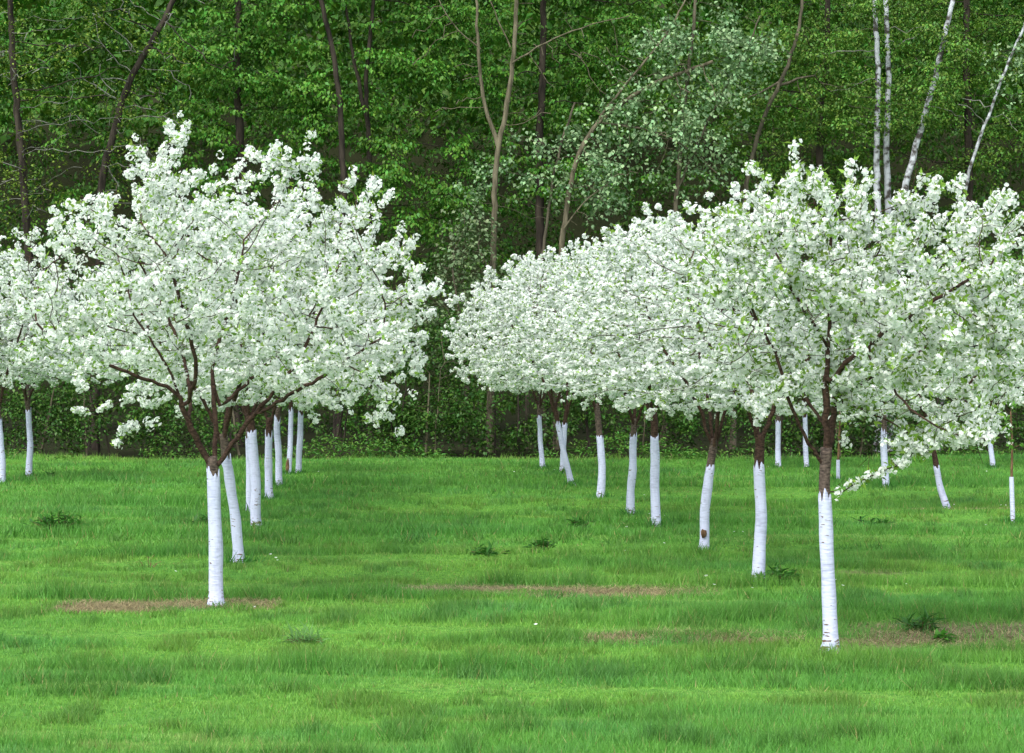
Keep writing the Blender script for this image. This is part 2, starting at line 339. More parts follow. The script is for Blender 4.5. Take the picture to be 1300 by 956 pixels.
def trunk_meshes(poly, r0, paint_z, mat, wound=None):
    """poly: local points from foot to fork; returns bare trunk and its whitewashed sleeve"""
    pts = resample(poly, .06); z = pts[:, 2]; n = len(pts)
    pts[1:-1, :2] += (np.stack([vnoise(z * 3, z * 0, rng.integers(90)), vnoise(z * 3, z * 0 + 5, rng.integers(90))], 1)[1:-1] - .5) * r0 * .45
    rad = r0 * (1 - .16 * np.clip(z / 1.3, 0, 1)) * (1 + .5 * np.exp(-np.clip(z, 0, 9) / .05)) * (1 + .12 * (vnoise(z * 7, z * 0, rng.integers(90)) - .5))
    tp = np.concatenate([[pts[0] - [0, 0, .12]], pts]); tr = np.concatenate([[rad[0] * 1.1], rad])
    V, F = tube(tp, tr, 14, .05); top = len(V); V = np.concatenate([V, [pts[-1] + [0, 0, .01]]])
    cap = np.array([[top - 14 + i, top - 14 + (i + 1) % 14, top] for i in range(14)])
    mt = make_mesh('trunk', V, [F, cap], mat, smooth=True)
    k = z <= paint_z; pp = np.concatenate([[pts[0] - [0, 0, .10]], pts[k]]); pr = np.concatenate([[rad[0] * 1.1], rad[k]]) * 1.03 + .003
    seg = 36; V, F = tube(pp, pr, seg, .035)
    jag = (vnoise(np.arange(seg) * .45, np.zeros(seg), rng.integers(99)) - .5) * .13 + (rng.random(seg) - .5) * .02; V[-seg:, 2] += jag; V[-2 * seg:-seg, 2] += np.minimum(jag, 0) * .6
    # the paint's thickness: its edge turns in to the bark
    inner = V[-seg:] * 1.0; cxy = pp[-1]; inner[:, :2] = cxy[:2] + (inner[:, :2] - cxy[:2]) * .86; nb = len(V)
    V = np.concatenate([V, inner]); j = np.arange(seg); rim = np.stack([nb - seg + j, nb - seg + (j + 1) % seg, nb + (j + 1) % seg, nb + j], 1)
    mw = make_mesh('painted_bark', V, [F, rim], M_WHITE, smooth=True)
    return mt, mw

# ------------------------------------------------------------------ crown envelopes
def in_poly(x, z, poly):
    x = np.asarray(x); z = np.asarray(z); c = np.zeros(x.shape, bool); n = len(poly)
    for i in range(n):
        (x0, z0), (x1, z1) = poly[i], poly[(i + 1) % n]
        h = ((z0 > z) != (z1 > z)) & (x < (x1 - x0) * (z - z0) / ((z1 - z0) + 1e-12) + x0); c ^= h
    return c
def poly_cloud(poly, n, deep=1.0):
    poly = np.array(poly); lo, hi = poly.min(0), poly.max(0); out = []
    zs = np.linspace(lo[1], hi[1], 60); xs = np.linspace(lo[0], hi[0], 160); G = np.stack([in_poly(xs, np.full(160, q), poly) for q in zs])
    x0 = np.array([xs[m].min() if m.any() else 0 for m in G]); x1 = np.array([xs[m].max() if m.any() else 0 for m in G])
    while len(out) < n:
        q = rng.random((n * 3, 3)); x = lo[0] + q[:, 0] * (hi[0] - lo[0]); z = lo[1] + q[:, 1] * (hi[1] - lo[1])
        a = np.interp(z, zs, x0); b = np.interp(z, zs, x1); hw = (b - a) / 2; tt = (x - (a + b) / 2) / np.maximum(hw, .05)
        ym = np.sqrt(np.clip(1 - tt ** 4, 0, 1)) * hw * .85 * deep; y = (q[:, 2] * 2 - 1) * np.max(hw) * deep
        ok = in_poly(x, z, poly) & (np.abs(y) < ym) & (vnoise(x * 2.1 + y * 1.1 + 3, z * 2.1 - y * .9, 91) > .22); out += list(np.stack([x, y, z], 1)[ok])
    return np.array(out[:n])
def vase_cloud(R, z0, z1, n, lobes):
    out = []
    while len(out) < n:
        q = rng.random((n * 4, 3)); x = (q[:, 0] * 2 - 1) * R * 1.3; y = (q[:, 1] * 2 - 1) * R * 1.3; z = z0 + q[:, 2] * (z1 - z0)
        th = np.arctan2(y, x); rr = np.hypot(x, y); t = (z - z0) / (z1 - z0)
        lim = R * (1 + .16 * np.sin(2 * th + lobes[0]) + .10 * np.sin(3 * th + lobes[1]) + .07 * np.sin(5 * th + 4 * t + lobes[2])) * np.sqrt(np.clip(1 - ((t - .36) / .66) ** 2, 0, 1))
        floor_ = z0 + .10 + .30 * np.clip(rr / R, 0, 1) ** .5 * (.5 + .5 * np.sin(3 * th + lobes[3])) + .25 * np.exp(-(rr / .35) ** 2)
        out += list(np.stack([x, y, z], 1)[(rr < lim) & (z > floor_) & (vnoise(x * 2.1 + y * 1.1 + 3 + lobes[0], z * 2.1 - y * .9, 91) > .30)])
    return np.array(out[:n])
def seed_limbs(limbs, step=.075):
    pos, par, first = [], [], {}
    for L in limbs:
        start = None
        if isinstance(L, tuple): L, (bi, fr) = L; start = first[bi][int(fr * (len(first[bi]) - 1))]
        pts = resample(L, step, .006); ids = []; prev = -1 if start is None else start
        if start is not None: pts = pts[1:]
        for p_ in pts: pos.append(p_); par.append(prev); prev = len(pos) - 1; ids.append(prev)
        first[len(first)] = ids
    return pos, par
CHERRY = dict(cat='cherry tree')
def hero(name, label, base, pxm, trunk_px, paint_px_y, r0, limbs_px, poly_px, n_att, cloud_dy=0, low=(), **kw):
    bx, by = base; d = base_depth(by); o = at(bx, by, d); z0 = float(gz(o[0], o[1])); root = empty('cherry_tree', (o[0], o[1], z0))
    tagged(root, label, 'cherry tree', 'whitewashed cherry trees of the orchard')
    loc = lambda p: np.array([(p[0] - bx) / pxm, (p[2] if len(p) > 2 else 0), (by - p[1]) / pxm])
    mt, mw = trunk_meshes([loc(p) for p in trunk_px], r0, (by - paint_px_y) / pxm, M_CHERRY_G)
    obj('trunk', mt, root); obj('painted_bark', mw, root)
    lim = []
    for L in limbs_px:
        if isinstance(L, tuple): lim.append(([loc(p) for p in L[0]], L[1]))
        else: lim.append([loc(p) for p in L])
    sp, sq = seed_limbs(lim)
    A = poly_cloud([((x - bx) / pxm, (by - y) / pxm) for x, y in poly_px], n_att)
    A[:, 1] += cloud_dy
    for lp, ln_, ly in low:                        # boughs that hang below the rest of the crown
        B = poly_cloud([((x - bx) / pxm, (by - y) / pxm) for x, y in lp], ln_, .6); B[:, 1] += ly; A = np.concatenate([A, B])
    cr = cherry_crown(sp, sq, A, True, **kw); hang_crown(root, cr, (0, 0, 0)); return root, cr

left_poly = [(-5, 355), (30, 298), (75, 268), (110, 238), (140, 205), (170, 185), (215, 172), (260, 166), (320, 168), (355, 184), (395, 208), (440, 232), (485, 250), (518, 268), (537, 305), (545, 345), (556, 372), (550, 425), (552, 468), (522, 495), (480, 530), (440, 515), (400, 495), (340, 480), (300, 462), (240, 462), (180, 472), (120, 475), (60, 480), (10, 450)]
h1, c1 = hero('cherry_tree', 'big blooming cherry in the left foreground, white trunk forking low into dark limbs', (275, 768), 147.0,
     [(275, 768), (273, 690), (272, 630), (270, 590, .0), (268, 578)], 594, .060,
     [[(268, 590), (256, 566, -.05), (243, 535, -.12), (231, 500, -.2), (222, 465, -.3), (205, 440, -.35), (180, 400, -.4)],
      [(271, 592), (273, 560, .05), (270, 520, .15), (264, 480, .25), (268, 440, .3), (285, 390, .35), (300, 320, .4)],
      [(276, 588), (296, 560, -.02), (318, 530, -.05), (345, 502, -.15), (372, 470, -.25), (395, 435, -.3), (410, 395, -.3)],
      ([(318, 530, -.05), (345, 515, -.2), (375, 497, -.4), (415, 478, -.6), (440, 458, -.7), (490, 430, -.8)], (2, .42)),
      ([(226, 490, -.23), (195, 482, -.4), (165, 466, -.5), (110, 440, -.5), (60, 410, -.4)], (0, .45)),
      ([(270, 520, .15), (300, 490, .4), (330, 460, .7), (360, 420, .9)], (1, .4)),
      ([(243, 535, -.12), (235, 490, .3), (215, 440, .7), (190, 390, .9)], (0, .25)),
      ([(240, 528, -.1), (215, 533, -.3), (190, 536, -.4), (168, 540, -.5)], (0, .27)),
      ([(440, 458, -.7), (475, 475, -.8), (502, 498, -.8), (492, 526, -.8)], (3, .7)),
      ([(240, 515, -.15), (262, 470, -.5), (250, 400, -.7), (230, 330, -.8)], (0, .4))],
     left_poly, 2000, low=[([(420, 490), (520, 480), (525, 510), (490, 540), (455, 528)], 70, -.6)], n_limb=9, shoots=330, leafy_amt=.8, rmax=.037, gap=.33)
right_poly = [(850, 340), (868, 300), (905, 275), (960, 228), (1000, 208), (1050, 200), (1100, 203), (1150, 216), (1200, 232), (1250, 236), (1290, 282), (1335, 320), (1350, 400), (1330, 470), (1250, 492), (1240, 560), (1190, 575), (1125, 582), (1098, 572), (1085, 520), (1075, 485), (1010, 512), (960, 505), (905, 480), (875, 430)]
h2, c2 = hero('cherry_tree', 'nearest cherry, right foreground, slim white trunk below a dark fork and low side shoot', (1054, 825), 176.0,
     [(1054, 825), (1053, 760), (1050, 690), (1047, 640), (1045, 612), (1047, 585), (1049, 566)], 618, .050,
     [[(1046, 590), (1030, 565, -.05), (1012, 540, -.1), (1000, 510, -.15), (990, 475, -.2), (975, 440, -.3), (950, 400, -.4), (935, 370, -.45)],
      [(1048, 585), (1049, 540, -.02), (1048, 490, -.05), (1050, 440, -.06), (1053, 400, -.06), (1056, 350, -.08), (1052, 300, -.1), (1048, 250, -.1)],
      [(1049, 590), (1058, 550, .12), (1064, 510, .25), (1075, 470, .4), (1100, 430, .6), (1110, 380, .8)],
      ([(1048, 490, -.05), (1062, 465, -.2), (1085, 440, -.35), (1115, 415, -.5), (1160, 385, -.6), (1210, 355, -.7)], (1, .33)),
      [(1047, 622), (1062, 627, -.06), (1082, 610, -.12), (1110, 597, -.2), (1140, 580, -.3)],
      ([(1085, 440, -.35), (1110, 480, -.55), (1140, 520, -.65), (1185, 548, -.7), (1230, 552, -.7)], (3, .35)),
      ([(1064, 510, .25), (1090, 510, .3), (1130, 530, .3), (1170, 552, .3)], (2, .5)),
      ([(1050, 440, -.06), (1020, 400, -.3), (990, 360, -.45), (970, 310, -.5)], (1, .45)),
      ([(1058, 550, .12), (1030, 500, .4), (1000, 440, .7), (970, 390, .9)], (2, .3)),
      ([(1064, 510, .25), (1110, 480, .4), (1170, 450, .5), (1230, 420, .55)], (2, .5))],
     right_poly, 2150, low=[([(1095, 490), (1150, 480), (1240, 500), (1262, 545), (1232, 562), (1185, 578), (1130, 588), (1100, 575), (1085, 545)], 190, -.5), ([(1090, 500), (1160, 500), (1200, 560), (1130, 580)], 70, .25)], n_limb=9, shoots=340, leafy_amt=1.4, rmax=.036, gap=.37)

# four crowns shared by the other trees
VAR = []
for v in range(3):
    lob = rng.random(4) * 6.28; A = vase_cloud(1.75, .12, 2.95, 1150, lob); lim = []
    nl = 3 + v % 2; a0 = rng.random() * 6.28
    for q in range(nl):
        th = a0 + q * 6.283 / nl + rng.normal() * .2; sp_ = rng.uniform(.35, .7)
        lim.append([np.array([math.cos(th) * rr, math.sin(th) * rr, zz]) for rr, zz in ((0, -.16), (.05, 0), (sp_ * .35, .38), (sp_ * .8, .75), (sp_ * 1.5, 1.25), (sp_ * 1.9, 1.75))])
    sp, sq = seed_limbs(lim)
    VAR.append(cherry_crown(sp, sq, A, False, n_limb=nl, shoots=210, tip=.0026, per=9.5, leafy_amt=1.0, rmax=.04))

# base px, paint-top px, fork px, trunk width px, crown variant, rotation, crown scale, label
ROWS = [
 ((963, 738), (963, 583), (964, 548), 16, 0, .4, .96, 'second cherry of the right row, thick white trunk beside a leafy weed'),
 ((893, 702), (902, 585), (906, 555), 13, 1, 1.7, .96, 'third cherry of the right row, crooked white trunk with a brown scar near its foot'),
 ((834, 672), (832, 553), (828, 520), 12.5, 2, 3.0, .96, 'fourth cherry of the right row, straight white trunk speckled grey'),
 ((800, 653), (804, 551), (806, 530), 10.5, 3, 4.4, 1.02, 'fifth cherry of the right row, white trunk slanting slightly right'),
 ((762, 628), (760, 545), (757, 508), 10, 1, 5.6, 1.04, 'sixth cherry of the right row, white trunk under a long bare brown stem'),
 ((726, 617), (708, 535), (703, 512), 7.5, 2, .9, 1.0, 'cherry with a white trunk leaning strongly left, crossing another trunk'),
 ((714, 605), (717, 541), (720, 520), 7, 0, 2.2, 1.0, 'upright cherry whose white trunk is crossed by the leaning one in front'),
 ((689, 598), (685, 528), (685, 516), 6.5, 3, 3.6, .90, 'last cherry of the right row, thin white trunk standing alone nearest the gap'),
 ((988, 597), (988, 536), (987, 515), 7, 1, 5.0, .98, 'far cherry, white trunk just right of the second tree of the right row'),
 ((1024, 597), (1022, 528), (1022, 510), 6.5, 2, .3, .96, 'far cherry whose white trunk shows just left of the nearest right tree'),
 ((1125, 620), (1123, 545), (1122, 522), 9, 3, 1.2, .92, 'cherry with white trunk half hidden under the nearest tree\'s low right blossom'),
 ((1203, 641), (1189, 580), (1183, 548), 8.5, 0, 2.6, .98, 'cherry with a white trunk leaning left at the far right of the orchard'),
 ((1261, 595), (1258, 535), (1258, 518), 6.5, 1, 4.1, 1.0, 'farthest right cherry, thin white trunk before the dark wood'),
 ((302, 711), (286, 570), (283, 548), 14, 3, 2.0, .98, 'second cherry of the left row, white trunk leaning left close behind the big one'),
 ((326, 678), (319, 552), (317, 530), 14, 0, 3.3, 1.0, 'third cherry of the left row, stout white trunk broad at the foot'),
 ((317, 653), (316, 560), (315, 530), 9, 1, 4.6, .98, 'cherry mostly hidden behind the stout white trunk of the left row'),
 ((342, 636), (342, 550), (343, 532), 10.5, 2, 5.9, 1.0, 'cherry with a straight white trunk right of the left row\'s stout one'),
 ((354, 625), (351, 535), (356, 515), 9, 3, .6, 1.0, 'cherry with a bowed white trunk in the middle of the left row'),
 ((366, 607), (369, 521), (370, 508), 7, 0, 1.4, .96, 'far left-row cherry with a dark wound at its white trunk\'s foot'),
 ((379, 603), (382, 521), (383, 508), 8, 2, 2.9, .96, 'last cherry of the left row, clean white trunk nearest the gap'),
 ((3, 618), (-1, 532), (-2, 512), 9, 1, 3.9, 1.06, 'leftmost cherry, white trunk cut by the left edge of the picture'),
 ((37, 609), (35, 520), (34, 506), 8, 3, 5.2, 1.04, 'far left cherry, white trunk next to the one at the left edge'),
]
TOPS = {963: 228, 893: 248, 834: 264, 800: 278, 762: 290, 726: 302, 714: 315, 689: 332, 3: 300, 37: 325, 302: 225}   # crown tops read off the photograph
for (b, p, f, w, vi, rot, s, lab) in ROWS:
    d = base_depth(b[1]); k = FPX / d; o = at(b[0], b[1], d); z0 = float(gz(o[0], o[1]))
    t = tagged(empty('cherry_tree', (o[0], o[1], z0)), lab, 'cherry tree', 'whitewashed cherry trees of the orchard')
    L = lambda q, yy=0: np.array([(q[0] - b[0]) / k, yy, (b[1] - q[1]) / k])
    P0, P1, P2 = L(b), L(p), L(f); mid = (P0 + P1) / 2 + np.array([rng.normal() * .018, rng.normal() * .02, 0])
    mt, mw = trunk_meshes([P0, P0 * .72 + P1 * .28 + (mid - (P0 + P1) / 2) * .6, mid, P1, P2], w / k / 2 * .93, P1[2], M_CHERRY_G if vi % 2 else M_CHERRY)
    obj('trunk', mt, t); obj('painted_bark', mw, t)
    if 'wound' in lab or 'scar' in lab:
        a = rng.random(9) * .5 + .75; th = np.arange(9) / 9 * 6.283; hh = .16 if 'wound' in lab else .05; zc = .17 if 'wound' in lab else .24
        rr = w / k / 2; cx = P0[0] + (P1[0] - P0[0]) * zc / P1[2]
        u_ = np.cos(th) * a * .55; ring = np.stack([cx - .3 * rr + np.sin(u_) * rr * 1.1, -np.cos(u_) * (rr * 1.22 + .004), zc + np.sin(th) * a * hh], 1)
        V = np.concatenate([ring, ring + [0, .03, 0], [[cx - .3 * rr, -rr * 1.24 - .006, zc]]]); n9 = 9
        F = [[i, (i + 1) % 9, 18] for i in range(9)]; Q = [[i, i + 9, (i + 1) % 9 + 9, (i + 1) % 9] for i in range(9)]
        obj('bark_wound', make_mesh('bark_wound', V, [np.array(F), np.array(Q)], M_STAKE), t)
    sz = ((b[1] - TOPS[b[0]]) / k - P2[2]) / 3.15 if b[0] in TOPS else s * .9
    hang_crown(t, VAR[vi % 3], P2, rot, (s, s, sz))

# young saplings: white sleeved stem, bare brown leader, a few leaves and flowers
def sapling(b, p, top, w, lab, n_cl):
    d = base_depth(b[1]); k = FPX / d; o = at(b[0], b[1], d); t = tagged(empty('cherry_sapling', (o[0], o[1], float(gz(o[0], o[1])))), lab, 'sapling')
    L = lambda q: np.array([(q[0] - b[0]) / k, 0, (b[1] - q[1]) / k]); P0, P1, P2 = L(b), L(p), L(top); r0 = w / k / 2
    V, F = tube(resample([P0 - [0, 0, .1], P0, P1, P1 * .5 + P2 * .5 + [.02, 0, 0], P2], .1), np.linspace(r0 * .75, r0 * .3, len(resample([P0 - [0, 0, .1], P0, P1, P1 * .5 + P2 * .5 + [.02, 0, 0], P2], .1))), 8)
    obj('stem', make_mesh('stem', V, F, M_STAKE, smooth=True), t)
    V, F = tube([P0 - [0, 0, .08], P0, P0 * .5 + P1 * .5, P1], [r0 * 1.05, r0, r0, r0 * .95], 10, .04); obj('painted_bark', make_mesh('painted_bark', V, F, M_WHITE, smooth=True), t)
    cc, chs = [], []
    for q in range(n_cl):
        f = rng.uniform(.35, 1); s0 = P1 * (1 - f) + P2 * f; dr = norm(np.array([rng.normal(), rng.normal(), .5])); e = s0 + dr * rng.uniform(.1, .35)
        chs.append((resample([s0, (s0 + e) / 2 + [0, 0, .02], e], .05), None)); cc += [e, (s0 + e) / 2]
    chs = [(c_, np.linspace(.004, .002, len(c_))) for c_, _ in chs]
    V, F = tubes(chs, lambda q: 4); obj('twigs', make_mesh('twigs', V, F, M_STAKE), t)['kind'] = 'stuff'
    cc = np.array(cc); ci = np.repeat(np.arange(0, len(cc), 2), 7); dr = rdir(len(ci)); V, F, C = flowers(cc[ci] + dr * .035, dr, np.full(len(ci), .022)); obj('blossom', make_mesh('blossom', V, F, M_PETAL, C), t)['kind'] = 'stuff'
    li = np.repeat(np.arange(len(cc)), 5); dr = norm(rdir(len(li)) + [0, 0, .3]); V, F, C = leaves(cc[li], dr, rdir(len(li)), .075, .035, np.tile([.12, .30, .04], (len(li), 1)) * rng.uniform(.7, 1.2, (len(li), 1)))
    obj('young_leaves', make_mesh('young_leaves', V, F, M_YLEAF, C), t)['kind'] = 'stuff'
sapling((1064, 613), (1064, 585), (1066, 490), 5, 'thin young tree with a short white sleeve right behind the nearest right trunk', 3)
sapling((1286, 663), (1284, 603), (1283, 520), 6, 'slender sapling with a pale sleeved stem at the right edge of the meadow', 6)

# ------------------------------------------------------------------ the wood behind
KIND = {  # leaf colour, leaf length, width ratio, leaves per spray, droop, spray radius, spray thickness
 'maple': ((.066, .195, .020), .115, .64, 64, -.80, .40, .05),
 'fresh': ((.080, .188, .024), .090, .60, 50, -.50, .36, .07),
 'olive': ((.125, .195, .022), .085, .60, 14, -.20, .26, .16),
 'silver': ((.20, .315, .150), .105, .85, 17, -.60, .19, .15),
 'dusk': ((.13, .19, .085), .100, .75, 22, -.45, .26, .17),
 'deep': ((.046, .135, .015), .17, .64, 24, -.70, .42, .10),
 'shade_canopy': ((.060, .185, .014), .50, .62, 14, -.50, .85, .22),
 'shrub': ((.036, .105, .013), .092, .60, 28, -.30, .24, .12),
}
def sprays(centers, kind, lush=1.0):
    colr, L, wr, n, droop, sr, st = KIND[kind]; m = len(centers)
    cnt = rng.poisson(n * lush, m); i = np.repeat(np.arange(m), cnt); q = len(i); sc = rng.uniform(.6, 1.35, m)[i]
    th = rng.random(q) * 6.283; rr = np.sqrt(rng.random(q)); off = np.stack([np.cos(th) * rr * sr * sc, np.sin(th) * rr * sr * sc, rng.normal(size=q) * st * sc - .22 * sr * rr ** 2], 1)
    tilt = rng.normal(size=(m, 2))[i] * .28; off[:, 2] += off[:, 0] * tilt[:, 0] + off[:, 1] * tilt[:, 1]
    ax = np.stack([np.cos(th), np.sin(th), np.full(q, droop)], 1) + rng.normal(size=(q, 3)) * .38
    up = np.array([0, 0, 1]) + rng.normal(size=(q, 3)) * .35
    spc = rng.uniform(.75, 1.25, (m, 1))[i]; c = np.array(colr) * spc * rng.uniform(.75, 1.3, (q, 1)); c[:, 0] *= rng.uniform(.7, 1.5, q) if colr[0] < .12 else rng.uniform(.85, 1.12, q)
    ln = L * rng.uniform(.65, 1.3, q)
    return leaves(centers[i] + off, ax, up, ln, ln * wr, np.clip(c, .005, .8), .22)
def cloud(blobs, d0, cut=-1.0):
    """blobs: (px, py, half width px, half height px, count, distance offset, half depth m) -> points"""
    out = []
    for (px, py, hw, hh, n, dd, hd) in blobs:
        v = rng.normal(size=(n, 3)); v = norm(v) * rng.random((n, 1)) ** (1 / 2.6); d = d0 + dd + v[:, 1] * hd
        q = np.stack([(px + v[:, 0] * hw - 650) / FPX * d, d, CAM_H - (py - v[:, 2] * hh - HORIZON) / FPX * d], 1)
        out.append(q[fnoise(q[:, 0] * .85 + q[:, 1] * .4 + px * .13, q[:, 2] * 1.7 + py * .07, 63, 2) > cut])
    return np.concatenate(out)
def wood_tree(name, label, cat, d, stems, r0s, mat, blobs, kind, lush=1.0, bare=None, group='trees of the wood behind the orchard', limbs=4, tip=.008, twigmat=None, limbmat=None):
    """stems: pixel polylines from the ground up at distance d; blobs: where its foliage hangs; bare: blobs of leafless twigs"""
    px0 = stems[0][0][0]; o = at(px0, 473, d); root = tagged(empty(name, (o[0], d, 0)), label, cat, group); O = np.array([o[0], d, 0.0])
    polys = []
    for S in stems:
        pts = [at(q[0], q[1], d + (q[2] if len(q) > 2 else 0)) - O for q in S]
        if S is stems[0]: pts = [np.array([pts[0][0], pts[0][1], -.15])] + pts
        polys.append(resample(pts, .25, .012))
    pos, par = [], []
    for k, pl in enumerate(polys):
        prev = -1
        for p_ in pl: pos.append(p_); par.append(prev); prev = len(pos) - 1
        R = r0s[k]; L = np.linspace(0, 1, len(pl)); rad = R * (1 - .55 * L) * (1 + (.35 * np.exp(-np.clip(pl[:, 2], 0, 99) / .25) if k == 0 else 0))
        V, F = tube(pl, rad, 12, .10); obj('trunk' if k == 0 else 'stem', make_mesh('trunk', V, F, mat, smooth=True), root)
    A = cloud([(*b[:4], int(b[4] * (1.15 if kind in ('maple', 'fresh') else 1.2)), *b[5:]) for b in blobs], d, .50 if kind in ('maple', 'fresh') else .47) - O if blobs else np.zeros((0, 3)); B = cloud(bare, d) - O if bare else np.zeros((0, 3))
    AB = np.concatenate([A, B]); AB = AB[AB[:, 2] > .25]
    P, pr = colonize(pos, par, AB, .22, .30, 4.5, 60, .06, .22)
    r = radii(P, pr, tip, 2.3); n0 = len(pos); rr = np.minimum(r, min(r0s) * .5)
    sub = [i for i in range(n0, len(P))]
    if sub:                                        # branches that leave the stems
        P2, r2 = P, rr; p2 = pr.copy(); chs = []
        ch = {}
        for i in sub: ch.setdefault(int(pr[i]), []).append(i)
        starts = [(q, i) for q in list(ch) if q < n0 for i in ch[q]]; stack = starts[:]
        while stack:
            q, i = stack.pop(); ids = [q, i]
            while ch.get(i):
                b = max(ch[i], key=lambda k: r[k]); stack += [(i, k) for k in ch[i] if k != b]; ids.append(b); i = b
            rad = rr[ids].copy(); rad[0] = min(rad[0], rad[1] * 1.1); chs.append((P[ids], rad))
        chs.sort(key=lambda c: -c[1][0] * len(c[0]))
        for p_, r_ in chs[:limbs]:
            V, F = tube(p_, r_, 7, .1); obj('limb', make_mesh('limb', V, F, limbmat or mat, smooth=True), root)
        if chs[limbs:]:
            V, F = tubes(chs[limbs:], lambda q: 5 if q > .02 else 3); obj('twigs', make_mesh('twigs', V, F, twigmat or mat), root)['kind'] = 'stuff'
    if len(A):
        V, F, C = sprays(A[A[:, 2] > .15], kind, lush); obj('crown', make_mesh('crown', V, F, M_LEAF, C), root)['kind'] = 'stuff'
    return root
W = wood_tree
# -- behind the left cherry
W('wood_tree', 'dark thin-leaved tree at the upper left corner with bare grey twigs', 'tree', 56, [[(38, 575), (42, 400), (30, 230), (18, 100), (10, -60)]], [.14], M_DARK,
  [(40, 70, 85, 110, 60, 0, 1.6), (20, 230, 70, 80, 40, -.5, 1.4), (110, 160, 60, 70, 26, -.4, 1.2)], 'olive', 1.5, [(90, 130, 90, 110, 60, -.8, 1.2)], tip=.009, twigmat=M_GREY)
W('wood_tree', 'dark tree above the left cherry with thick slanting limbs and yellowish spring leaves', 'tree', 57, [[(118, 575), (125, 400), (128, 230), (160, 110), (205, 30), (250, -60)]], [.14], M_DARK,
  [(150, 60, 75, 80, 50, -.8, 1.2), (210, 110, 70, 60, 34, -.8, 1.2), (150, 240, 90, 60, 40, -.5, 1.2)], 'olive', 1.2, [(200, 80, 110, 100, 90, -.6, 1.4)], tip=.010, twigmat=M_GREY)
W('maple_tree', 'broad bright green maple right above the top of the left cherry', 'tree', 59, [[(300, 578), (302, 400), (310, 250), (300, 100), (305, -80)]], [.17], M_DARK,
  [(300, 60, 95, 70, 120, 0, 1.6), (345, 140, 75, 60, 80, -.3, 1.4), (235, 170, 70, 55, 50, .2, 1.3), (320, 230, 90, 60, 70, .2, 1.4), (280, -40, 120, 60, 60, 0, 1.6)], 'maple', 1.1)
W('maple_tree', 'maple with a dark curving trunk left of the gap between the two blossom rows', 'tree', 58, [[(428, 578), (432, 400), (436, 240), (432, 130), (422, 60), (408, 0), (396, -60)]], [.12], M_DARK,
  [(420, 120, 60, 60, 60, 1.0, 1.2), (390, 30, 60, 55, 60, .9, 1.2), (460, 220, 70, 50, 55, .9, 1.2), (430, -30, 90, 40, 40, .8, 1.2)], 'maple', 1.1)
W('maple_tree', 'maple with two thin dark stems and tiered green leaves before the dark wood', 'tree', 59, [[(470, 578), (468, 400), (470, 220), (464, 110), (474, 0), (478, -60)], [(468, 160), (452, 90), (440, 20), (436, -40)]], [.10, .06], M_DARK,
  [(520, 60, 70, 60, 80, .2, 1.3), (560, 150, 65, 60, 80, .3, 1.3), (500, 170, 60, 50, 55, .3, 1.2), (540, 250, 75, 50, 60, .2, 1.2), (580, 10, 90, 50, 60, .3, 1.3)], 'maple', 1.15)
# -- the gap
W('bare_tree', 'tall tan tree with two forked bare stems above the gap between the rows', 'tree', 55, [[(622, 578), (624, 420), (627, 300), (629, 210), (636, 172), (648, 110), (654, 50), (658, -60)], [(632, 185), (620, 150), (611, 110), (607, 55), (602, -60)], [(650, 80, -.1), (690, 55, -.3), (735, 35, -.6), (800, 20, -.8)], [(648, 60), (632, 25), (618, -10)], [(610, 62), (580, 40, -.3), (556, 0, -.5), (540, -40, -.5)]], [.100, .055, .024, .020, .020], M_TAN,
  None, 'silver', 1, [(570, 70, 60, 80, 22, -.2, .9), (640, 120, 60, 60, 16, -.2, .9), (720, 60, 70, 60, 22, -.2, .9), (590, 130, 60, 40, 12, -.2, .8), (680, 130, 60, 50, 14, -.2, .8)], limbs=6, tip=.011)
W('silver_leaved_tree', 'pale silvery-leaved young tree hugging the tan forked trunk', 'tree', 56, [[(668, 578), (672, 420), (690, 320), (700, 240), (715, 170), (730, 130)]], [.06], M_BROWN,
  [(690, 225, 42, 50, 44, -.4, .6), (720, 200, 38, 50, 32, -.3, .6), (610, 240, 35, 40, 16, -.2, .5), (700, 290, 55, 35, 40, -.3, .6), (660, 200, 45, 40, 30, -.3, .6), (755, 240, 45, 40, 30, -.3, .6)], 'silver', 1.1)
W('leaning_tree', 'tan leaning tree right of the forked one with long branches arching right', 'tree', 55.5, [[(706, 578), (708, 440), (714, 300), (726, 220), (742, 175), (775, 140), (830, 105), (905, 78)], [(733, 200), (760, 150), (800, 100), (850, 40), (890, -40)], [(760, 155), (830, 165), (880, 190), (910, 220)], [(716, 290, -.1), (745, 250, -.3), (770, 235, -.5)]], [.095, .04, .028, .024], M_TAN,
  [(790, 190, 55, 60, 40, -.2, .8), (850, 140, 60, 50, 34, -.2, .8), (760, 110, 45, 40, 16, -.1, .8)], 'silver', .85, [(800, 90, 90, 80, 40, -.3, 1.1), (760, 240, 60, 60, 30, -.3, .9), (870, 140, 70, 60, 30, -.3, .9)], limbs=6, tip=.010)
W('dusky_shrub', 'grey-green tall shrub in the gap behind the two blossom crowns', 'shrub', 54.5, [[(590, 578), (592, 500), (585, 420), (575, 340)], [(592, 500), (610, 420), (620, 350)]], [.05, .035], M_BROWN,
  [(585, 350, 55, 60, 60, 0, .8), (555, 420, 45, 60, 36, 0, .7), (635, 400, 50, 60, 50, 0, .8), (600, 290, 40, 35, 26, 0, .6)], 'dusk', 1.0, group='shrubs along the edge of the wood')
